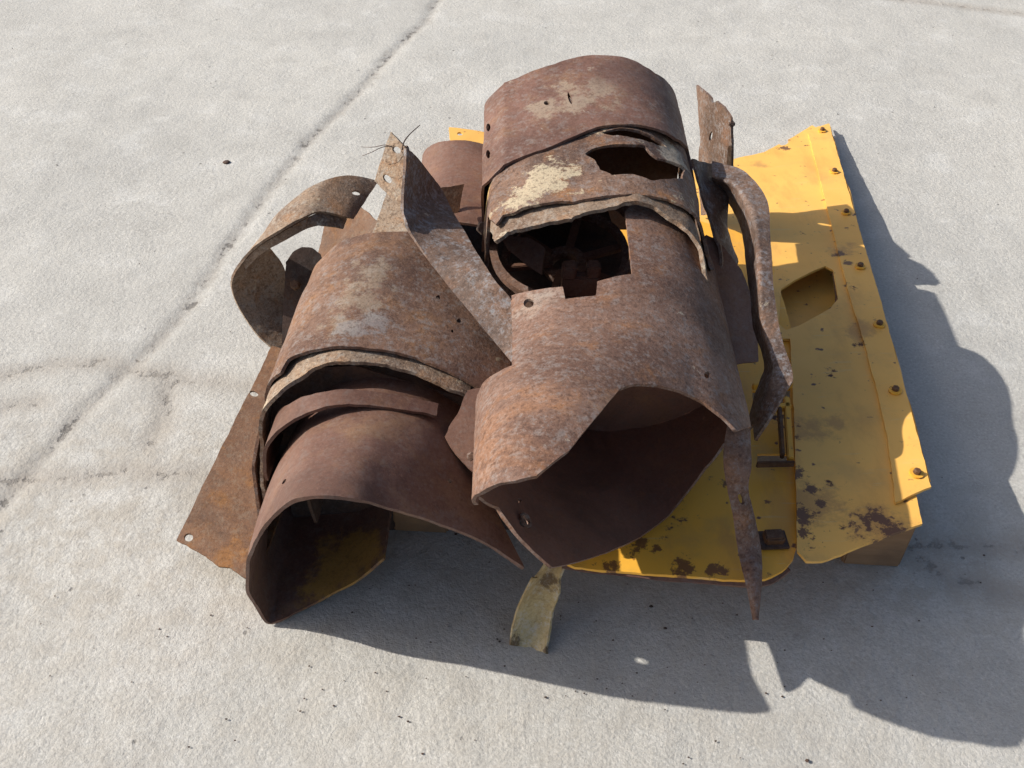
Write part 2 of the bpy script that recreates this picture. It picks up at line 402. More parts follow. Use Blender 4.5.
def paint(name, col, seed, chips=0.5, dirt=0.5, marks=()):
    m = NM(name); m.v = m.mapping((seed, seed*0.7, 0))
    n1 = m.noise(3, 4, 0.6); n2 = m.noise(11, 8, 0.72); n3 = m.noise(55, 5, 0.7); n4 = m.noise(7, 7, 0.65, vec=m.mapping((5, 2, 9)))
    sc = m.noise(26, 3, 0.6, vec=m.mapping((1, 2, 3), (0.35, 3.5, 1), (0, 0, 0.5)))
    c = m.mix(m.ramp(n1, 0.35, 0.65), col, (col[0]*0.93, col[1]*0.90, col[2]*0.85))
    c = m.mix(m.ramp(n4, 0.50, 0.75, 0, 0.45*dirt), c, (0.34, 0.23, 0.09))
    c = m.mix(m.ramp(sc, 0.64, 0.70, 0, 0.35*dirt), c, (0.62, 0.48, 0.24))
    f = m.math('ADD', n2, m.math('MULTIPLY', m.math('SUBTRACT', n3, 0.5), 0.3))
    t = 0.70-0.10*chips
    c = m.mix(m.ramp(f, t-0.04, t, 0, 0.6), c, (0.28, 0.13, 0.045))
    c = m.mix(m.ramp(f, t, t+0.012, 0, 1), c, (0.085, 0.045, 0.035))
    n9 = m.noise(38, 2, 0.5, vec=m.mapping((4, 4, 4)))
    c = m.mix(m.ramp(m.noise(4, 6, 0.7, vec=m.mapping((9, 4, 4), (2.2, 0.7, 1), (0, 0, .2))), 0.50, 0.68, 0, 0.5*dirt), c, (0.50, 0.24, 0.06))
    c = m.mix(m.ramp(n9, 0.70, 0.73, 0, 0.75), c, (0.30, 0.15, 0.06))
    c = m.mix(m.ramp(n9, 0.735, 0.75, 0, 0.9), c, (0.10, 0.05, 0.035))
    c = m.mix(m.ramp(n3, 0.68, 0.71, 0, 0.8), c, (0.13, 0.07, 0.04))
    for (pts, mc, wp, kk, sf) in marks: c = m.stains(pts, c, mc, wp, kk, sf)
    h = m.math('SUBTRACT', m.math('MULTIPLY', n3, 0.15), m.ramp(f, t, t+0.012, 0, 0.5))
    return m.done(c, m.ramp(f, t, t+0.01, 0.42, 0.85), h, 0.35, 0.002)
_fold = [(P(x, y, .13), r) for x, y, r in ((808, 140, .006), (813, 160, .005), (820, 185, .005), (829, 215, .006), (838, 250, .014), (846, 285, .008), (852, 306, .009), (858, 325, .012), (864, 342, .014), (868, 352, .014), (872, 372, .008), (877, 392, .006), (882, 412, .005), (893, 350, .014), (856, 290, .005), (848, 262, .01), (889, 480, .012), (880, 505, .008))]
_blot = [(P(885, 540, .19), .033), (P(802, 515, .19), .020), (P(806, 540, .19), .015), (P(796, 470, .19), .013), (P(820, 552, .19), .010), (P(748, 159, .06), .012), (P(735, 162, .06), .012), (P(784, 143, .055), .016), (P(812, 490, .19), .012), (P(820, 505, .19), .009), (P(890, 330, .14), .008), (P(884, 312, .13), .006), (P(900, 385, .16), .006)]
_brown = [(P(812, 430, .17), .035), (P(835, 425, .17), .02), (P(805, 505, .19), .05), (P(760, 160, .06), .025), (P(884, 538, .19), .05), (P(845, 255, .1), .03), (P(860, 335, .14), .03)]
M_yellow = paint('yellow_paint', (0.80, 0.450, 0.105), 2.0, 0.35, 0.75, marks=[(_brown, (0.36, 0.19, 0.07), 1.3, .6, .6), (_fold, (0.12, 0.065, 0.045), 1.6, .9, .25), (_blot, (0.11, 0.050, 0.032), 2.2, .92, .25)])
M_yellow2 = paint('worn_yellow_paint', (0.80, 0.41, 0.050), 8.0, 0.55, 0.9, marks=[([(P(x, y, .18), r) for x, y, r in ((640, 549, .016), (655, 551, .012), (725, 480, .008), (690, 570, .018), (710, 572, .014), (610, 566, .012), (790, 400, .01), (770, 500, .008), (765, 345, .012))], (0.15, 0.062, 0.03), 2.4, .9, .3)])

def wood():
    m = NM('weathered_wood'); 
    g = m.noise(30, 5, 0.6, vec=m.mapping((0, 0, 0), (0.25, 3, 3))); n = m.noise(8, 4)
    c = m.mix(g, (0.22, 0.12, 0.06), (0.36, 0.22, 0.12)); c = m.mix(m.ramp(n, 0.45, 0.7, 0, 0.5), c, (0.14, 0.09, 0.06))
    return m.done(c, 0.85, g, 0.5, 0.003)
M_wood = wood()

def concrete():
    m = NM('concrete')
    at = m.n('ShaderNodeAttribute', attribute_name='joint'); at2 = m.n('ShaderNodeAttribute', attribute_name='crack')
    at3 = m.n('ShaderNodeAttribute', attribute_name='rough_area')
    n1 = m.noise(1.3, 5, 0.6); n2 = m.noise(6, 6, 0.65); n3 = m.noise(38, 5, 0.7); n4 = m.noise(150, 4, 0.75); n5 = m.noise(320, 2, 0.6); n6 = m.noise(15, 6, 0.7)
    st = m.noise(9, 4, 0.6, vec=m.mapping((0, 0, 0), (1, 4, 1), (0, 0, 0.1)))
    c = m.mix(m.ramp(n1, 0.35, 0.65), (0.474, 0.458, 0.420), (0.420, 0.408, 0.378))
    c = m.mix(m.ramp(n2, 0.50, 0.66, 0, 0.45), c, (0.36, 0.345, 0.315))
    c = m.mix(m.ramp(n2, 0.34, 0.47, 0.45, 0), c, (0.56, 0.55, 0.52))
    c = m.mix(m.ramp(st, 0.55, 0.7, 0, 0.18), c, (0.34, 0.33, 0.31))
    c = m.mix(m.ramp(n4, 0.50, 0.66, 0, 0.50), c, (0.29, 0.275, 0.25))
    c = m.mix(m.ramp(n4, 0.34, 0.46, 0.45, 0), c, (0.64, 0.625, 0.59))
    c = m.mix(m.ramp(n5, 0.55, 0.68, 0, 0.35), c, (0.30, 0.285, 0.27))
    # brown dust that collects in the rough worn area and along the joint
    ra = m.math('MULTIPLY', at3.outputs['Fac'], m.ramp(n6, 0.40, 0.62))
    c = m.mix(m.math('MULTIPLY', ra, 0.6), c, (0.355, 0.32, 0.27))
    c = m.mix(m.ramp(n3, 0.58, 0.70, 0, 0.4), c, (0.27, 0.25, 0.225))
    c = m.mix(m.ramp(m.noise(26, 7, 0.8, vec=m.mapping((3, 3, 3))), 0.60, 0.68, 0, 0.4), c, (0.27, 0.255, 0.235))
    jd = m.math('ADD', at.outputs['Fac'], m.math('MULTIPLY', m.math('SUBTRACT', n6, 0.5), 0.10))
    jd = m.math('ADD', jd, m.math('MULTIPLY', m.math('SUBTRACT', n3, 0.5), 0.07))
    c = m.mix(m.ramp(jd, 0.000, 0.034, 0.55, 0), c, (0.29, 0.265, 0.235))
    brk = m.ramp(m.noise(7, 4, 0.6, vec=m.mapping((7, 1, 0))), 0.42, 0.56)
    line = m.math('MULTIPLY', m.ramp(jd, -0.004, 0.004, 1, 0), brk)
    c = m.mix(m.math('MULTIPLY', line, 0.72), c, (0.11, 0.10, 0.09))
    cd = m.math('ADD', at2.outputs['Fac'], m.math('MULTIPLY', m.math('SUBTRACT', n3, 0.5), 0.060))
    cd = m.math('ADD', cd, m.math('MULTIPLY', m.math('SUBTRACT', n6, 0.5), 0.07))
    c = m.mix(m.ramp(cd, -0.01, 0.06, 0.6, 0), c, (0.31, 0.275, 0.235))
    cl = m.math('MULTIPLY', m.ramp(cd, -0.004, 0.004, 1, 0), m.ramp(n4, 0.4, 0.5, 0.3, 1))
    c = m.mix(m.math('MULTIPLY', cl, 0.4), c, (0.13, 0.115, 0.10))
    vv = m.n('ShaderNodeTexVoronoi', feature='F1'); vv.inputs['Scale'].default_value = 14; m.l(m.mapping((0, 0, 0), (1, 1, 1)), vv.inputs['Vector'])
    sp = m.math('ADD', vv.outputs['Distance'], m.math('MULTIPLY', m.math('SUBTRACT', n4, 0.5), 0.12))
    sel = m.n('ShaderNodeSeparateColor'); m.l(vv.outputs['Color'], sel.inputs[0])
    pit = m.math('MULTIPLY', m.ramp(sp, 0.035, 0.075, 1, 0), m.ramp(sel.outputs[0], 0.60, 0.70))
    c = m.mix(m.math('MULTIPLY', pit, 0.65), c, (0.13, 0.12, 0.11))
    h = m.math('ADD', m.math('MULTIPLY', n4, 0.65), m.math('ADD', m.math('MULTIPLY', n3, 1.1), m.math('MULTIPLY', n5, 0.2)))
    h = m.math('ADD', h, m.math('MULTIPLY', n6, m.math('ADD', m.math('MULTIPLY', at3.outputs['Fac'], 0.8), 0.4)))
    vb = m.vor(75, vec=m.mapping()); vb2 = m.vor(170, vec=m.mapping((2, 2, 2)))
    h = m.math('SUBTRACT', h, m.math('ADD', m.math('MULTIPLY', vb, 0.30), m.math('MULTIPLY', vb2, 0.14)))
    h = m.math('SUBTRACT', h, m.math('MULTIPLY', m.math('ADD', line, m.math('ADD', pit, cl)), 0.9))
    return m.done(c, 0.9, h, 0.52, 0.0055)
M_conc = concrete()

# ------------------------------------------------------------------ the ground
def seg_dist(x, y, pl):
    b = 9.0
    for i in range(len(pl)-1):
        ax, ay = pl[i]; bx, by = pl[i+1]; dx, dy = bx-ax, by-ay
        t = max(0, min(1, ((x-ax)*dx+(y-ay)*dy)/(dx*dx+dy*dy)))
        d = math.hypot(x-ax-dx*t, y-ay-dy*t)
        if d < b: b = d
    return b
def gp(l): return [tuple(P(a, b, 0)[:2]) for a, b in l]
joint = gp([(470, -60), (437, 0), (425, 22), (410, 35), (385, 60), (360, 90), (335, 115), (310, 140), (290, 165), (262, 200), (240, 232), (222, 255), (205, 282),
            (190, 305), (165, 335), (132, 365), (108, 388), (75, 420), (40, 460), (0, 505), (-80, 590)])
cracks = [gp(l) for l in ([(-60, 380), (0, 375), (45, 366), (100, 362), (128, 368)], [(128, 368), (160, 376), (200, 380), (250, 386)], [(0, 480), (60, 476), (85, 477), (130, 469), (160, 474), (215, 474)],
          [(10, 405), (40, 402)], [(170, 372), (166, 420), (150, 445)], [(905, 553), (935, 570), (950, 580), (985, 583), (1005, 592), (1060, 600)], [(895, 545), (960, 545), (1024, 548), (1080, 550)],
          [(870, -4), (930, 2), (1024, 14), (1080, 20)])]
def lin(a, b, s):
    n = int((b-a)/s); return [a+(b-a)*i/n for i in range(n+1)]
xs = [-40, -20, -10, -6, -4.2, -3.2, -2.6] + lin(-2.2, 2.2, 0.018) + [2.6, 3.2, 4.2, 6, 10, 20, 40]
ys = [-40, -20, -8, -3, -1, -0.2, 0.2] + lin(0.45, 4.6, 0.018) + [4.9, 5.4, 6.2, 8, 12, 20, 40]
bm = bmesh.new(); g = []
aj, ac, ar = [], [], []
for y in ys:
    row = []
    for x in xs:
        nearp = -2.7 < x < 2.7 and 0.1 < y < 5
        z = 0.0; dj = 1.0; dc = 1.0; ra = 0.0
        if nearp:
            dj = seg_dist(x, y, joint); dc = min(seg_dist(x, y, c) for c in cracks)
            edge = min(1, max(0, (2.2-abs(x))/0.3))
            z = 0.004*noise.noise(Vector((x*2.2, y*2.2, 0)))+0.0016*noise.noise(Vector((x*14, y*14, 4)))
            z -= 0.006*math.exp(-(dj/0.018)**2) + 0.004*math.exp(-(dc/0.02)**2)
            z *= edge
            c1 = math.exp(-(((x+0.75)/0.75)**2+((y-1.35)/0.32)**2)); c2 = math.exp(-(((x-1.0)/0.5)**2+((y-1.18)/0.12)**2))
            c3 = 0.45*(1/(1+math.exp((y-1.4)/0.15)))
            ra = min(1, c1+c2+c3)
        aj.append(dj); ac.append(dc); ar.append(ra)
        row.append(bm.verts.new((x, y, z)))
    g.append(row)
for j in range(len(ys)-1):
    for i in range(len(xs)-1):
        f = bm.faces.new((g[j][i], g[j][i+1], g[j+1][i+1], g[j+1][i])); f.smooth = True
me = bpy.data.meshes.new('ground'); bm.to_mesh(me); bm.free(); me.materials.append(M_conc)
for nme, arr in (('joint', aj), ('crack', ac), ('rough_area', ar)):
    a = me.attributes.new(nme, 'FLOAT', 'POINT'); a.data.foreach_set('value', arr)
gro = bpy.data.objects.new('ground', me); COL.objects.link(gro); gro['kind'] = 'structure'

# ------------------------------------------------------------------ wooden supports
def timber(label, size, p, rz):
    o = link_mesh('wooden_block', box_bm(size, (p[0], p[1], size[2]/2+.002), rz, .004, .004), M_wood); return tag(o, label, 'wooden block', 'wooden supports under the pile')
timber('square wooden block under the front right corner of the yellow panel', (.115, .145, .125), (.735, 1.245), R(-5))
timber('dark wooden block showing in the shade right of the curled chute', (.11, .12, .10), (-.185, 1.32), R(-5))
timber('wooden block end below the front edge of the yellow tray', (.115, .14, .12), (.30, 1.28), R(-5))
timber('low wooden batten poking out beyond the right edge of the yellow panel near its back', (.95, .10, .035), (.545, 2.50), R(-4))
# ------------------------------------------------------------------ yellow panels
yb = thing('bolted_yellow_guard', 'large yellow painted panel with bolted right edge and a cutout, right side of the pile', 'panel', P(850, 400, 0.17))
zz = 0.20
YP = [(931, 490, .205), (797, 552, .20), (829, 124, .028)]
YT = [(560, 565, .18), (790, 560, .18), (765, 240, .09)]
YPL = Pln(*[P(*q) for q in YP])
def YZ(px, py, dz=0.0):
    p = YPL.map(*YPL.uv((px, py))); return (px, py, p.z+dz)
cut = [(781, 290), (795, 281), (815, 271), (825, 267), (833, 271), (838, 300), (830, 310), (800, 326), (786, 331), (779, 325)]
pln_sheet('main_plate', YP,
          [(690, 172), (728, 161), (745, 157), (764, 153), (785, 142), (800, 133), (812, 126), (818, 130), (820, 134), (828, 160), (850, 250), (880, 360), (902, 440), (916, 497), (922, 525), (865, 545), (822, 562), (806, 562), (797, 552), (796, 500), (794, 420), (790, 340), (740, 340), (700, 250)],
          M_yellow, yb, holes=[cut, circ(784, 143, 5, 3, rot=-0.4)], th=0.006, amp=0.002, sp=0.02)
pln_sheet('edge_strip', [(a, b, c+.008) for a, b, c in YP],
          [(808, 134), (812, 129), (829, 124), (840, 163), (860, 232), (880, 300), (905, 390), (931, 488), (912, 496), (895, 504), (892, 478), (887, 436), (876, 389), (866, 350), (852, 306), (838, 253), (827, 209), (814, 155)],
          M_yellow, yb, th=0.006, amp=0.0012, sp=0.02)
# wall below the right edge and below the cutout
loft_sheet('side_flange', [(YZ(830, 127, .004), YZ(830, 127, -.02)), (YZ(860, 234, .004), YZ(860, 234, -.03)), (YZ(905, 392, .004), YZ(905, 392, -.04)), (YZ(929, 482, .004), YZ(929, 482, -.035))], M_yellow2, yb, th=0.005, sp=0.02)
loft_sheet('cutout_lip', [(YZ(826, 267, -.004), YZ(826, 267, -.06)), (YZ(834, 272, -.004), YZ(834, 272, -.06)), (YZ(838, 300, -.004), YZ(838, 300, -.06)), (YZ(830, 311, -.004), YZ(830, 311, -.06))], M_orange, yb, th=0.008, sp=0.012)
bolts = [(822, 131), (834, 172), (846, 213), (860, 267), (879, 325), (895, 391), (916, 474)]
first = None
for i, (bx, by) in enumerate(bolts):
    p = P(*YZ(bx, by, .013))-yb.location
    if first is None:
        b_ = bolt_bm(0.0080, 0.012); o = link_mesh('bolt', b_, M_orange, None, Vector((0, 0, 0)))
        wa = link_mesh('washer', ring_bm(0.0135, 0.007, 0.004), M_yellow2, None, Vector((0, 0, 0)))
        wa.parent = o; o.parent = yb; first = (o, wa)
    else:
        o = first[0].copy(); wa = first[1].copy(); COL.objects.link(o); COL.objects.link(wa); wa.parent = o; o.parent = yb
    o.location = p; o.rotation_euler = (random.uniform(-.06, .06), random.uniform(-.06, .06), random.random()*3)

yt = thing('yellow_tray', 'low yellow tray under the big drum with rusty front edge and square nut', 'tray', P(680, 520, 0.15))
pln_sheet('tray_floor', YT,
          [(545, 556), (575, 568), (650, 575), (738, 581), (765, 580), (782, 572), (793, 560), (797, 545), (798, 460), (796, 420), (794, 340), (765, 240), (640, 205), (590, 215), (600, 330), (560, 470)], M_yellow2, yt,
          holes=[[(752, 392), (790, 390), (790, 404), (753, 408)], [(757, 455), (788, 455), (788, 463), (757, 463)]], th=0.006, amp=0.002, sp=0.02)
loft_sheet('front_flange', [((562, 566, .176), (562, 567, .148)), ((610, 574, .176), (610, 575, .148)), ((690, 580, .176), (690, 581, .148)), ((745, 584, .176), (745, 585, .148)), ((772, 580, .176), (772, 581, .148)), ((789, 568, .176), (789, 569, .148))], M_smooth, yt, th=0.007, sp=0.01)
pln_sheet('inner_floor', [(780, 340, .06), (850, 340, .06), (800, 260, .04)], [(775, 360), (775, 270), (850, 255), (860, 380)], M_yellow, yt, th=0.006, sp=0.02)
p = P(773, 540, .186)
link_mesh('square_nut', box_bm((0.036, 0.026, 0.02), p+Vector((0, 0, .008)), 0.05, 0.003), M_orange, yt)
link_mesh('nut_plate', box_bm((0.052, 0.04, 0.006), p, 0.05, 0.001), M_dark, yt)
for (x0, y0, x1, y1, wd, mt) in ((752, 388, 792, 386, .010, M_yellow2), (753, 411, 790, 408, .014, M_yellow2), (786, 400, 790, 462, .012, M_yellow2), (756, 466, 794, 465, .006, M_orange), (779, 410, 782, 458, .008, M_orange)):
    a = P(x0, y0, .19); b = P(x1, y1, .19); d = b-a
    link_mesh('rail', box_bm((d.length, wd, .016), (a+b)/2+Vector((0, 0, .004)), math.atan2(d.y, d.x), 0.002), mt, yt)
yp = thing('yellow_bracket_plate', 'yellow plate corner with a bolt hole, sticking out behind the pile', 'plate', P(470, 138, 0.145))
pln_sheet('plate', [(450, 128, .05), (486, 133, .05), (455, 200, .09)], [(449, 128), (486, 133), (600, 148), (620, 200), (560, 260), (470, 230), (452, 160)], M_yellow, yp,
          holes=[circ(460, 135, 3, 1.8)], th=0.006, sp=0.02)

# ------------------------------------------------------------------ the big front drum
def ell(cx, cz, hw, hh, a0, a1, n=22):
    return [(cx+hw*math.cos(R(a0+(a1-a0)*i/n)), cz+hh*math.sin(R(a0+(a1-a0)*i/n))) for i in range(n+1)]
ED = Ext(ell(0.178, 0.366, 0.240, 0.174, 190, -169, 32), 1.1, (0.0, 1, 0.055), smooth=3)
def _ss(t): t = max(0.0, min(1.0, t)); return t*t*(3-2*t)
_edmap = ED.map
def flare_of(p):
    t_ = max(0.0, min(1.0, (0.30-p.x)/0.36)); return p+Vector((0.05, -1.02, 1.17))*(FLARE*(0.6*t_+0.4*_ss(t_))*_ss((1.42-p.y)/0.38))
def flared(u, v):
    # the front left lip of this guard is bent up and outwards
    p = _edmap(u, v); t_ = max(0.0, min(1.0, (0.30-p.x)/0.36)); w_ = (0.6*t_+0.4*_ss(t_))*_ss((1.42-p.y)/0.38)
    return p+Vector((0.05, -1.02, 1.17))*(FLARE*w_)
FLARE = 0.135
dr = thing('curved_drum_guard', 'large rusty drum guard at the front centre with square window cut in its top', 'drum guard', (0.18, 1.3, 0.18))
ED.map = flared
ext_sheet('shell', ED, [('a', 189, 1.06), ('a', 189, 1.15), ('a', 188, 1.23), (484, 390), (496, 381), (511, 374), (512, 335), (512, 297), (530, 292), (563, 288), (565, 302), (595, 298), (597, 283), (632, 275), (629, 245), (625, 212), (640, 196), (680, 190),
                       ('a', 60, 1.62), ('a', 20, 1.6), ('a', -30, 1.6), ('a', -90, 1.6), ('a', -150, 1.6), ('a', -169, 1.6), ('a', -169, 1.08), ('a', -150, 1.10), ('a', -135, 1.065), ('a', -120, 1.03), ('a', -110, 1.045), ('a', -100, 1.06), ('a', -78, 1.095),
                       ('a', -63, 1.13), ('a', -52, 1.17), ('a', -40, 1.205), ('a', -25, 1.23), ('a', -10, 1.22), ('a', 8, 1.18),
                       (735, 432), (722, 418), (700, 402), (678, 393), (655, 388), (630, 388), (613, 394), (590, 420), (560, 455), (530, 478), (512, 482), (497, 484), (482, 492)],
          (M_drum, M_inner), dr, holes=[circ(529, 305, 5, 5), circ(706, 376, 3, 3.5), [(a_, b_, 'f') for a_, b_ in circ(519, 519, 5, 5)], [(a_, b_, 'f') for a_, b_ in circ(515, 500, 2, 2)]], th=0.006, amp=0.002, jit=0.0005)
ED.map = _edmap
hp = Vector(flared(*ED.hit(519, 519, True)))-dr.location
o = link_mesh('hole_collar', ring_bm(.013, .0085, .004), M_mid, None, Vector((0, 0, 0))); o.parent = dr; o.location = hp+Vector((.003, 0, .005)); o.rotation_euler = (0, R(48), 0)
# ------------------------------------------------------------------ rear smooth drum
PR = [(-.065, .32), (-.062, .42), (-.062, .50), (-.061, .535), (-.056, .552), (-.018, .584), (-.012, .587), (.06, .607), (.14, .622), (.22, .624), (.28, .615), (.33, .595), (.37, .562), (.395, .515), (.41, .44), (.412, .34)]
EA = Ext(PR, 2.0, (0.0, 1, 0.03), smooth=6)
ra_ = thing('smooth_drum_guard', 'smooth brown rusty drum guard topmost at the back with a slit on its crown', 'drum guard', (0.18, 2.0, 0.3))
ext_sheet('shell', EA, [('u', .02, 1.80), ('u', .14, 1.76), (487, 183), (500, 170), (515, 160), (545, 150), (573, 137), (600, 127), (630, 125), (655, 130), (675, 140), (690, 152), ('u', .87, 1.85), ('u', .98, 1.88), ('u', .98, 2.2), ('u', .85, 2.2), (676, 100), (655, 74), (625, 58), (590, 56), (550, 67), (505, 83), (485, 106), ('u', .1, 2.1), ('u', .02, 2.1)],
          M_top, ra_, holes=[circ(570, 99, 1.8, 6, rot=-.3), circ(547, 104, 3, 2), circ(489, 128, 2, 4), circ(489, 155, 2, 4)], th=0.006, amp=0.003)
def wall_sheet(name, prof, y, mat, parent, k=0.95):
    c = Vector((sum(p[0] for p in prof)/len(prof), sum(p[1] for p in prof)/len(prof)))
    pl = [tuple(c+(Vector(p)-c)*k) for p in prof]
    return link_mesh(name, sheet_bm(pl, [], lambda u, v: Vector((u, y, v)), th=.005, sp=.02, jit=0), mat, parent)
wall_sheet('added_end_wall', [(-.06, .2)]+PR+[(.41, .2)], 2.08, M_smooth, ra_, 0.985)  # added backing wall; hides bright ground so the jagged hole looks dark
wall_sheet('added_end_wall', [(max(x_, .012+.002*i_/23), z_) for i_, (x_, z_) in enumerate(ell(0.178, 0.383, 0.237, 0.171, 190, -165)) if x_ > .0], 1.35, M_inner, dr, 0.995)  # added wall to block stray sun patches inside the front drum
link_mesh('added_side_wall', sheet_bm([(1.20, .30), (1.42, .21), (1.42, .490), (1.27, .486), (1.20, .480)], [], lambda u, v: flare_of(Vector((.016, u, v))), th=.005, sp=.02), M_inner, dr)  # added hidden wall that stops sun leaking in at the drum's left
PRB = [q for i, q in enumerate(PR) if i not in (3, 4, 5, 6)]
PRB[3:3] = [(-.052, .56), (-.02, .583)]
EB = Ext(PRB, 2.0, (0.0, 1, 0.03), off=-0.010, smooth=6)
rb = thing('patched_drum_guard', 'scabby drum guard with a big jagged hole, below the topmost smooth drum', 'drum guard', (0.18, 1.75, 0.3))
ext_sheet('shell', EB, [('u', .10, 1.64), (489, 216), (497, 226), (504, 217), (530, 209), (565, 201), (600, 196), (640, 194), (668, 199), (690, 214), (704, 236), (716, 268), ('u', .93, 1.62), ('u', .97, 1.9), ('u', .85, 1.98), ('u', .6, 1.98), ('u', .4, 1.98), ('u', .25, 1.88), ('u', .10, 1.82)],
          M_patch, rb, holes=[[(585, 154), (592, 150), (604, 148), (625, 148), (644, 148), (651, 154), (660, 159), (672, 162), (683, 170), (681, 180), (665, 180), (650, 182), (632, 176), (612, 176), (600, 170), (596, 162)],
                              [(601, 134), (615, 131), (635, 132), (652, 137), (668, 146), (650, 144), (630, 141), (613, 139)]], th=0.006, amp=0.006, freq=11, jit=0.003, hjit=0.002)
EC = Ext(PRB, 2.0, (0.0, 1, 0.03), off=-0.024, smooth=6)
rc = thing('flaking_inner_guard', 'pale flaking guard rim showing under the edge of the drum with the jagged hole', 'guard rim', (0.18, 1.6, 0.3))
ext_sheet('shell', EC, [(494, 226), (497, 244), (508, 234), (540, 228), (572, 222), (580, 217), (592, 212), (625, 205), (652, 208), (676, 222), (695, 246), (708, 282), ('u', .95, 1.60), ('u', .95, 1.66), ('u', .5, 1.66), ('u', .2, 1.70)],
          M_pale, rc, th=0.008, amp=0.007, freq=12, jit=0.003)

# ------------------------------------------------------------------ middle left drum and its layers
PI_ = [(-.475, .12), (-.472, .22), (-.462, .33), (-.435, .42), (-.385, .475), (-.31, .503), (-.23, .497), (-.12, .463), (-.03, .42), (.06, .36)]
AX = (0.085, 1, 0)
EI = Ext(PI_, 1.3, AX, smooth=7)
ri = thing('mottled_drum_guard', 'mottled rusty drum guard left of centre, crossed by the slotted angle strip', 'drum guard', (-.25, 1.4, .12))
ext_sheet('shell', EI, [('u', .03, 1.17), ('u', .18, 1.20), ('u', .27, 1.28), (282, 374), (290, 361), (310, 352), (345, 347), (385, 350), (420, 360), (455, 376), (484, 391), (508, 385), (512, 330), (480, 270), (452, 236), (425, 235), (400, 233), (370, 234), (345, 240), (326, 256), ('u', .3, 1.6), ('u', .1, 1.6)],
          M_mid, ri, holes=[circ(438, 298, 2.4, 2.2), circ(459, 321, 2.4, 2.2), circ(452, 332, 1.5, 1.5)], th=0.006, amp=0.004)
EJ = Ext(PI_, 1.3, AX, off=-0.012, smooth=7)
rj = thing('wavy_guard_rim', 'wavy pale edged guard layer just under the mottled drum on the left', 'guard rim', (-.25, 1.3, .12))
ext_sheet('shell', EJ, [('u', .05, 1.18), ('u', .2, 1.20), (280, 396), (290, 385), (302, 376), (312, 369), (324, 366), (349, 364), (382, 365), (418, 375), (448, 389), (468, 396), ('u', .85, 1.4), ('u', .5, 1.45), ('u', .2, 1.5), ('u', .05, 1.5)],
          M_pale, rj, th=0.007, amp=0.004, freq=13, jit=0.002)
EK = Ext(PI_, 1.3, AX, off=-0.034, smooth=7)
rk = thing('curved_band', 'narrow brown curved band between the mottled drum and the lower left chute', 'band', (-.25, 1.2, .2))
ext_sheet('band', EK, [('u', .20, 1.16), (270, 440), (291, 422), (316, 411), (349, 405), (392, 409), (436, 417), (438, 405), (392, 395), (354, 391), (316, 395), (290, 405), ('u', .22, 1.26)], M_smooth, rk, th=0.006, amp=0.002, jit=0.0015)
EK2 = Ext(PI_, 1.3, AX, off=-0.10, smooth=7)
rk2 = thing('gap_shade_sheet', 'added dark curved sheet standing in for shade in the gap under the mottled drum', 'guard', (-.25, 1.3, .2))  # added dark sheet; its colour fills the gap with shade
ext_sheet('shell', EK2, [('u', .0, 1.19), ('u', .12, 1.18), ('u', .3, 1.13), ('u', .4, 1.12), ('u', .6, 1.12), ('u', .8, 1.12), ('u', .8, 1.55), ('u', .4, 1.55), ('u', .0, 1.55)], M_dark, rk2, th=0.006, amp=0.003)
# lower left chute
rl = thing('curled_chute', 'brown curled chute at lower left opening towards the camera, its tip on the ground', 'chute', (-.3, 1.1, .02))
lip = [(524, 568, .30), (480, 540, .355), (440, 524, .40), (410, 515, .44), (380, 508, .475), (352, 502, .505), (330, 500, .515), (308, 501, .51), (288, 507, .49), (262, 531, .415), (251, 560, .29), (248, 585, .19), (249, 596, .12), (258, 612, .05), (269, 624, .008), (283, 620, .010), (300, 611, .012), (330, 597, .03), (360, 581, .06), (386, 560, .10)]
back = [(470, 462, .34), (455, 448, .38), (435, 437, .41), (418, 431, .43), (397, 426, .445), (375, 423, .455), (352, 424, .457), (329, 430, .45), (303, 446, .43), (284, 467, .37), (272, 490, .29), (264, 510, .20), (262, 520, .13), (268, 530, .06), (280, 540, .03), (300, 540, .03), (330, 535, .04), (350, 525, .05), (370, 518, .07), (392, 510, .10)]
back2 = [P(*q)+Vector((.01, .20, -.035 if q[2] > .1 else .03)) for q in back]
loft_sheet('shell', list(zip(lip, back, back2)), M_chute, rl, holes=[(.24, .36, .007, .006), (.25, .09, .004, .004)], th=0.006, amp=0.006, freq=5, jit=0.001)

bk = thing('added_shade_sheet', 'added dark upright sheet that keeps the inside of the curled chute at lower left in shade', 'sheet', (-.25, 1.25, 0.0))  # added sheet closing the chute so no lit ground shows through
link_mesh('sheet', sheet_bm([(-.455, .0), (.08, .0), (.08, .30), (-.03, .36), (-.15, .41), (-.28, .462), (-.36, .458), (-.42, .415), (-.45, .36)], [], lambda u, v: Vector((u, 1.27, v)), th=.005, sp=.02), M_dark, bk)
# ------------------------------------------------------------------ plates, strips and brackets
ps = thing('corner_plate', 'flat brown plate with rounded corner and a bolt, between the two front drums', 'plate', P(480, 470, .25))
pln_sheet('plate', [(468, 392, .445), (446, 436, .41), (490, 476, .375)], [(468, 391), (484, 388), (492, 400), (492, 478), (478, 478), (462, 462), (450, 447), (445, 437), (449, 427), (455, 418)], M_smooth, ps, th=0.006, sp=0.012)
o = link_mesh('bolt', bolt_bm(.008, .012), M_mid, None, Vector((0, 0, 0))); o.parent = ps; o.location = P(471, 456, .405)-ps.location; o.rotation_euler = (R(50), 0, 0)

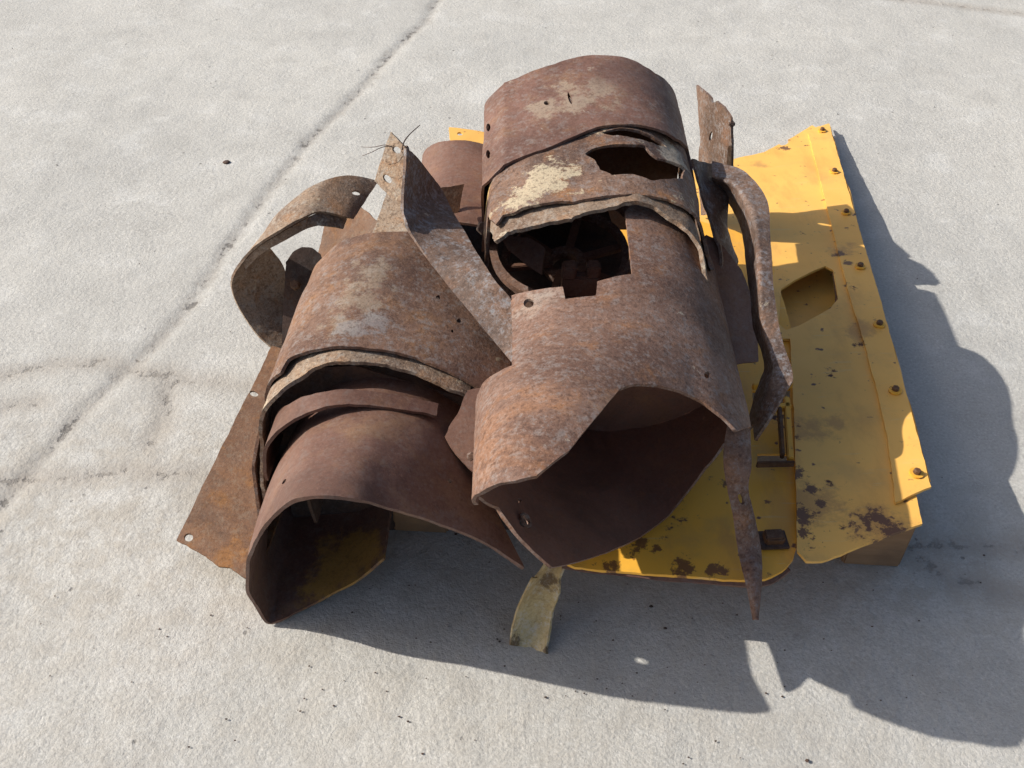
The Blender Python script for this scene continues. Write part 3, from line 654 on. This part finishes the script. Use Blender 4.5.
an = thing('slotted_angle_strip', 'folded angle strip with two slots at its raised tip, leaning across the mottled drum', 'angle strip', P(450, 280, .45))
pln_sheet('slotted_flange', [(391, 133, .66), (375, 181, .57), (399, 207, .545)], [(391, 132), (398, 139), (406, 147), (409, 160), (406, 180), (402, 208), (395, 202), (384, 190), (375, 181), (383, 157)], M_pale, an,
          holes=[circ(397, 150, 4.6, 3.2, rot=.5), circ(388, 179, 5.4, 3.2, rot=.75)], th=0.005, amp=0.001, sp=0.008)
loft_sheet('strip', [((405, 146, .652), (407, 147, .652)), ((404, 168, .62), (422, 164, .585)), ((401, 206, .56), (440, 187, .49)), ((405, 222, .545), (449, 205, .475)), ((411, 236, .525), (457, 220, .49)), ((442, 278, .50), (490, 274, .52)), ((478, 322, .475), (512, 302, .50)), ((513, 364, .445), (516, 340, .47))], M_steel, an, th=0.006, amp=0.003)

cg = thing('hooked_guard', 'pale rusty hook shaped guard at upper left with a round hole near its corner', 'guard', P(275, 320, .08))
loft_sheet('shell', [((353, 219, .40), (378, 182, .42)), ((345, 217, .415), (357, 177, .44)), ((320, 212, .43), (340, 177, .45)), ((302, 219, .43), (318, 184, .45)), ((279, 232, .41), (297, 198, .43)), ((258, 245, .37), (276, 217, .40)), ((243, 260, .32), (264, 238, .345)), ((233, 276, .27), (272, 250, .285)), ((232, 290, .22), (284, 268, .22)), ((240, 310, .17), (286, 292, .16)), ((257, 335, .12), (289, 322, .11)), ((274, 350, .09), (296, 345, .08))],
           M_pale, cg, holes=[(0.6, 0.045, .008, .010)], th=0.006, amp=0.002)
loft_sheet('rim', [((343, 229, .385), (347, 219, .40)), ((325, 226, .40), (321, 213, .42)), ((310, 227, .40), (303, 220, .42)), ((288, 238, .385), (280, 233, .40)), ((264, 252, .345), (259, 246, .36)), ((246, 268, .29), (243, 262, .31))], M_pale, cg, th=0.006, amp=0.001)

dp = thing('rounded_end_plate', 'dark rounded plate inside the hooked guard at upper left', 'plate', P(300, 320, .1))
pln_sheet('plate', [(288, 262, .26), (320, 262, .26), (295, 330, .12)], [(284, 300), (286, 262), (293, 252), (302, 247), (312, 248), (320, 254), (324, 264), (330, 300), (300, 355), (282, 352)], M_dark, dp, th=0.006, sp=0.012)
o = link_mesh('bolt', bolt_bm(.012, .02), M_orange, None, Vector((0, 0, 0))); o.parent = dp; o.location = P(296, 286, .22)-dp.location; o.rotation_euler = (R(40), 0, 0)
q1 = thing('orange_stained_sheet', 'orange brown stained sheet behind the hooked guard corner', 'sheet', P(345, 240, .2))
pln_sheet('sheet', [(363, 206, .33), (379, 222, .33), (318, 268, .2)], [(360, 206), (368, 212), (379, 223), (373, 240), (350, 262), (320, 280), (316, 262), (325, 226), (343, 222)], M_orange, q1, th=0.005, sp=0.012)
q2 = thing('grey_sheet_scrap', 'pinkish grey sheet between the angle strip and the mottled drum', 'sheet', P(392, 225, .3))
pln_sheet('sheet', [(386, 198, .42), (400, 206, .42), (372, 240, .40)], [(388, 190), (412, 200), (425, 245), (368, 245), (376, 225)], M_pale, q2, th=0.005, sp=0.012)

fl = thing('flat_rusty_plate', 'flat orange rust plate with two holes leaning out at lower left', 'plate', P(230, 500, .03))
pln_sheet('plate', [(178, 541, .05), (252, 578, .05), (272, 347, .16)], [(272, 346), (292, 352), (302, 400), (285, 500), (258, 580), (246, 579), (230, 568), (219, 567), (205, 556), (190, 548), (177, 541), (200, 493), (225, 442), (250, 392)], M_orange, fl,
          holes=[circ(189, 538, 4.5, 4), circ(254, 394, 4.6, 2.7, rot=.35)], th=0.006, sp=0.015, amp=0.002)

sd = thing('small_rear_drum', 'small smooth brown drum at the back between the slotted strip and the topmost drum', 'drum guard', P(450, 200, .2))
ES = Ext([(-.235, .22), (-.232, .32), (-.21, .38), (-.17, .415), (-.12, .425), (-.06, .42), (0, .41), (.05, .40)], 2.0, (0.0, 1, 0.02), smooth=6)
ext_sheet('shell', ES, [('u', .02, 1.85), ('u', .4, 1.80), (450, 222), (500, 230), (520, 180), (500, 150), (484, 146), (465, 142), (447, 142), (430, 147), (418, 157), ('u', .05, 2.12)], M_smooth, sd, th=0.006)
og = thing('olive_stained_plate', 'small olive stained plate wedged beside the slotted angle strip', 'plate', P(452, 200, .3))
pln_sheet('plate', [(440, 188, .47), (464, 184, .47), (456, 214, .42)], [(440, 188), (464, 184), (459, 210), (455, 216), (447, 207)], M_orange, og, th=0.005, sp=0.01)

# fin standing behind the drums
fn = thing('upright_fin_plate', 'pointed rusty plate standing upright at the back beside the topmost drum', 'plate', P(725, 175, .2))
pln_sheet('plate', [(697, 85, .44), (731, 118, .465), (727, 168, .32)], [(697, 85), (705, 91), (712, 98), (713, 103), (717, 101), (724, 107), (731, 118), (732, 140), (732, 167), (726, 185), (722, 215), (702, 215), (699, 185), (700, 150), (701, 143), (699, 115)], M_steel, fn, th=0.006, sp=0.012, holes=[circ(712, 136, 1.5, 5, rot=.2)])
link_mesh('stub', box_bm((.014, .014, .012), P(732, 124, .45)), M_dark, fn)

# bent loop bracket
lb = thing('bent_loop_bracket', 'long bent strip bracket arching over the yellow panel right of the drums', 'bracket', P(770, 330, .2))
OUT = [(712, 162, .49), (737, 169, .49), (753, 181, .49), (767, 202, .485), (770, 235, .475), (773, 285, .455), (780, 333, .405), (793, 375, .385), (786, 392, .37), (770, 420, .33), (757, 441, .28)]
INN = [(712, 176, .49), (733, 184, .49), (744, 198, .49), (754, 220, .485), (758, 250, .475), (760, 290, .455), (764, 330, .405), (776, 368, .385), (772, 382, .37), (763, 405, .33), (754, 425, .28)]
LOW = [(712, 188, .43), (724, 196, .42), (734, 212, .41), (743, 232, .40), (748, 255, .39), (751, 290, .375), (756, 330, .34), (766, 366, .33), (762, 380, .31), (754, 402, .28), (748, 430, .25)]
loft_sheet('strip', [(a, b, c) for a, b, c in zip(OUT, INN, LOW)], M_steel, lb, th=0.006, amp=0.003, freq=12)
# hanging spike
sk = thing('hanging_spike_strip', 'twisted pointed strip hanging down beside the front drum over the yellow tray', 'strip', P(755, 600, .05))
loft_sheet('strip', [((728, 420, .42), (748, 430, .40)), ((724, 455, .38), (750, 465, .37)), ((727, 485, .34), (747, 487, .335)), ((733, 515, .29), (752, 510, .29)), ((738, 550, .23), (759, 545, .23)), ((744, 575, .218), (761, 573, .218)), ((749, 597, .20), (760, 596, .20)), ((754, 620, .18), (757, 620, .18))], M_drum, sk,
           holes=[(0.5, 0.36, .006, .011)], bow=0.008, th=0.006, amp=0.002, freq=9, jit=0.0005)
# cream foot strip
fs_ = thing('cream_foot_strip', 'curved cream painted strip reaching down to the concrete at front centre', 'strip', P(530, 650, 0))
loft_sheet('strip', [((548, 560, .17), (576, 554, .17)), ((535, 577, .14), (562, 574, .15)), ((522, 604, .085), (559, 601, .09)), ((515, 628, .035), (551, 626, .037)), ((513, 645, .008), (547, 654, .008))], M_cream, fs_, th=0.006, amp=0.002, bow=-0.016, jit=0.004)
loft_sheet('lip', [((532, 577, .155), (537, 577, .142)), ((519, 604, .10), (525, 604, .087)), ((512, 628, .05), (518, 628, .037)), ((510, 645, .02), (516, 646, .010))], M_cream, fs_, th=0.004, amp=0.002, jit=0.001)

# wedge plates right of the drum
w1 = thing('dark_wedge_plate', 'dark brown plate between the front drum and the loop bracket', 'plate', P(735, 340, .2))
pln_sheet('plate', [(716, 300, .34), (757, 330, .28), (735, 366, .26)], [(706, 235), (718, 240), (740, 270), (752, 300), (758, 330), (757, 362), (732, 366), (700, 366), (695, 300)], M_smooth, w1, th=0.006, sp=0.012)
w2 = thing('crumpled_drum_tail', 'crumpled dark flap hanging at the right end of the patched drum', 'flap', P(712, 230, .3))
loft_sheet('flap', [((690, 160, .53), (714, 165, .47)), ((700, 190, .49), (722, 195, .43)), ((712, 225, .44), (729, 228, .38)), ((718, 262, .38), (735, 262, .32)), ((712, 295, .33), (730, 292, .28))], M_steel, w2, th=0.006, amp=0.008, freq=15)

# things inside the window
wh = thing('rusty_ring_wheel', 'dark rusty ring wheel lying inside the drum window', 'wheel', P(560, 300, .22))
M_dark_, M_dark = M_dark, M_smooth
wl = wh.location
for nm, ro, ri2, dz in (('rim', .172, .155, .13), ('inner_ring', .145, .13, .09), ('hub', .05, .028, .07)):
    b = ring_bm(ro, ri2, .02, 48); o = link_mesh(nm, b, M_drum, None, Vector((0, 0, 0))); o.parent = wh; o.location = (0.01, 0.03, dz); o.rotation_euler = (R(12), R(-6), 0)
for k in range(6):
    b = box_bm((.115, .02, .012), (.095, 0, 0), 0, .002); o = link_mesh('spoke', b, M_dark, None, Vector((0, 0, 0))); o.parent = wh; o.location = (.01, .03, .085); o.rotation_euler = (R(12), R(-6), k*math.pi/3+.3)
M_dark = M_dark_
cl = thing('clevis_block', 'small two eared brown block seen through the drum window', 'block', P(580, 290, .3))
link_mesh('base', box_bm((.08, .03, .05), P(580, 284, .36), 0, .004, .002), M_smooth, cl)
link_mesh('ear', box_bm((.03, .034, .03), P(569, 270, .395), 0, .004, .002), M_smooth, cl)
link_mesh('ear', box_bm((.03, .034, .03), P(593, 269, .395), 0, .004, .002), M_smooth, cl)
cs = thing('brown_sheet_scrap', 'brown sheet scrap seen in the window under the pale flaking rim', 'sheet', P(525, 255, .3))
pln_sheet('sheet', [(503, 238, .40), (545, 246, .40), (540, 272, .36)], [(500, 236), (530, 238), (545, 248), (542, 275), (527, 266), (508, 250)], M_smooth, cs, th=0.005, sp=0.01)
nb = thing('loose_nut_bolt', 'grey nut and bolt sticking out left of the pale flaking rim', 'bolt', P(483, 228, .42))
o = link_mesh('nut', bolt_bm(.016, .018), M_steel, None, Vector((0, 0, 0))); o.parent = nb; o.rotation_euler = (R(55), R(20), 0)
o = link_mesh('shank', bolt_bm(.008, .07, 12), M_dark, None, Vector((0, 0, 0))); o.parent = nb; o.rotation_euler = (R(55), R(20), 0); o.location = (0.01, 0.04, -.035)
us = thing('drum_gap_shade_sheet', 'dark sheet standing in for the shade under the slotted strip between the drums', 'sheet', P(500, 290, .2))  # dark colour stands in for the shaded gap between the drums
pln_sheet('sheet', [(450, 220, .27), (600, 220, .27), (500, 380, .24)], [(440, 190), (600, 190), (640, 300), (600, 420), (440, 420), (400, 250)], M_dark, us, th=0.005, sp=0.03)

# wisps of dry stem caught on the slotted tip
tw = thing('dry_twig', 'thin curved dry twig stuck in the upper slot of the angle strip', 'twig', P(403, 148, .65))
tube('stem', [P(402, 150, .655), P(404, 142, .665), P(410, 134, .672), P(420, 125, .68)], .0016, M_dark, tw)
tw2 = thing('dry_grass_wisp', 'two fine dry grass wisps left of the slotted strip tip', 'grass wisp', P(393, 146, .645))
tube('stem', [P(394, 148, .65), P(385, 145, .655), P(374, 147, .65), P(361, 147, .645)], .0009, M_dark, tw2)
tube('stem', [P(394, 146, .65), P(383, 147, .655), P(372, 152, .65), P(362, 156, .64)], .0009, M_dark, tw2)

# small stones lying on the slab
for (px, py, r, lab) in ((226, 162, .011, 'dark pebble alone on the slab above the hooked guard'), (70, 213, .006, None)):
    if lab is None: continue
    b = bmesh.new(); bmesh.ops.create_icosphere(b, subdivisions=2, radius=r)
    for v in b.verts: v.co *= 1+0.35*noise.noise(v.co*60+Vector((px, 0, 0))); v.co.z *= .45
    for v in b.verts: v.co += P(px, py, r*.3)
    tag(link_mesh('pebble', b, M_dark), lab, 'pebble')

# loose grit and rust flakes shed round the pile
b = bmesh.new(); rr = random.Random(3)
for k in range(190):
    if k < 120:
        px, py = rr.uniform(150, 1000), rr.uniform(430, 765)
        if k % 2: px, py = rr.gauss(560, 140), rr.gauss(650, 40)
    else: px, py = rr.uniform(0, 1020), rr.uniform(20, 765)
    p = P(px, py, .003); r = rr.uniform(.0008, .0021)*(1.7 if k % 23 == 0 else 1)
    q = bmesh.ops.create_icosphere(b, subdivisions=1, radius=r)['verts']; a = rr.random()*6
    for v in q:
        v.co = Vector((v.co.x*rr.uniform(.8, 1.8), v.co.y*rr.uniform(.7, 1.2), v.co.z*.5))+p
tag(link_mesh('grit', b, M_dark, None, Vector((0, 0, 0))), 'fine dark grit and rust flakes strewn over the concrete round the pile', 'grit', kind='stuff')
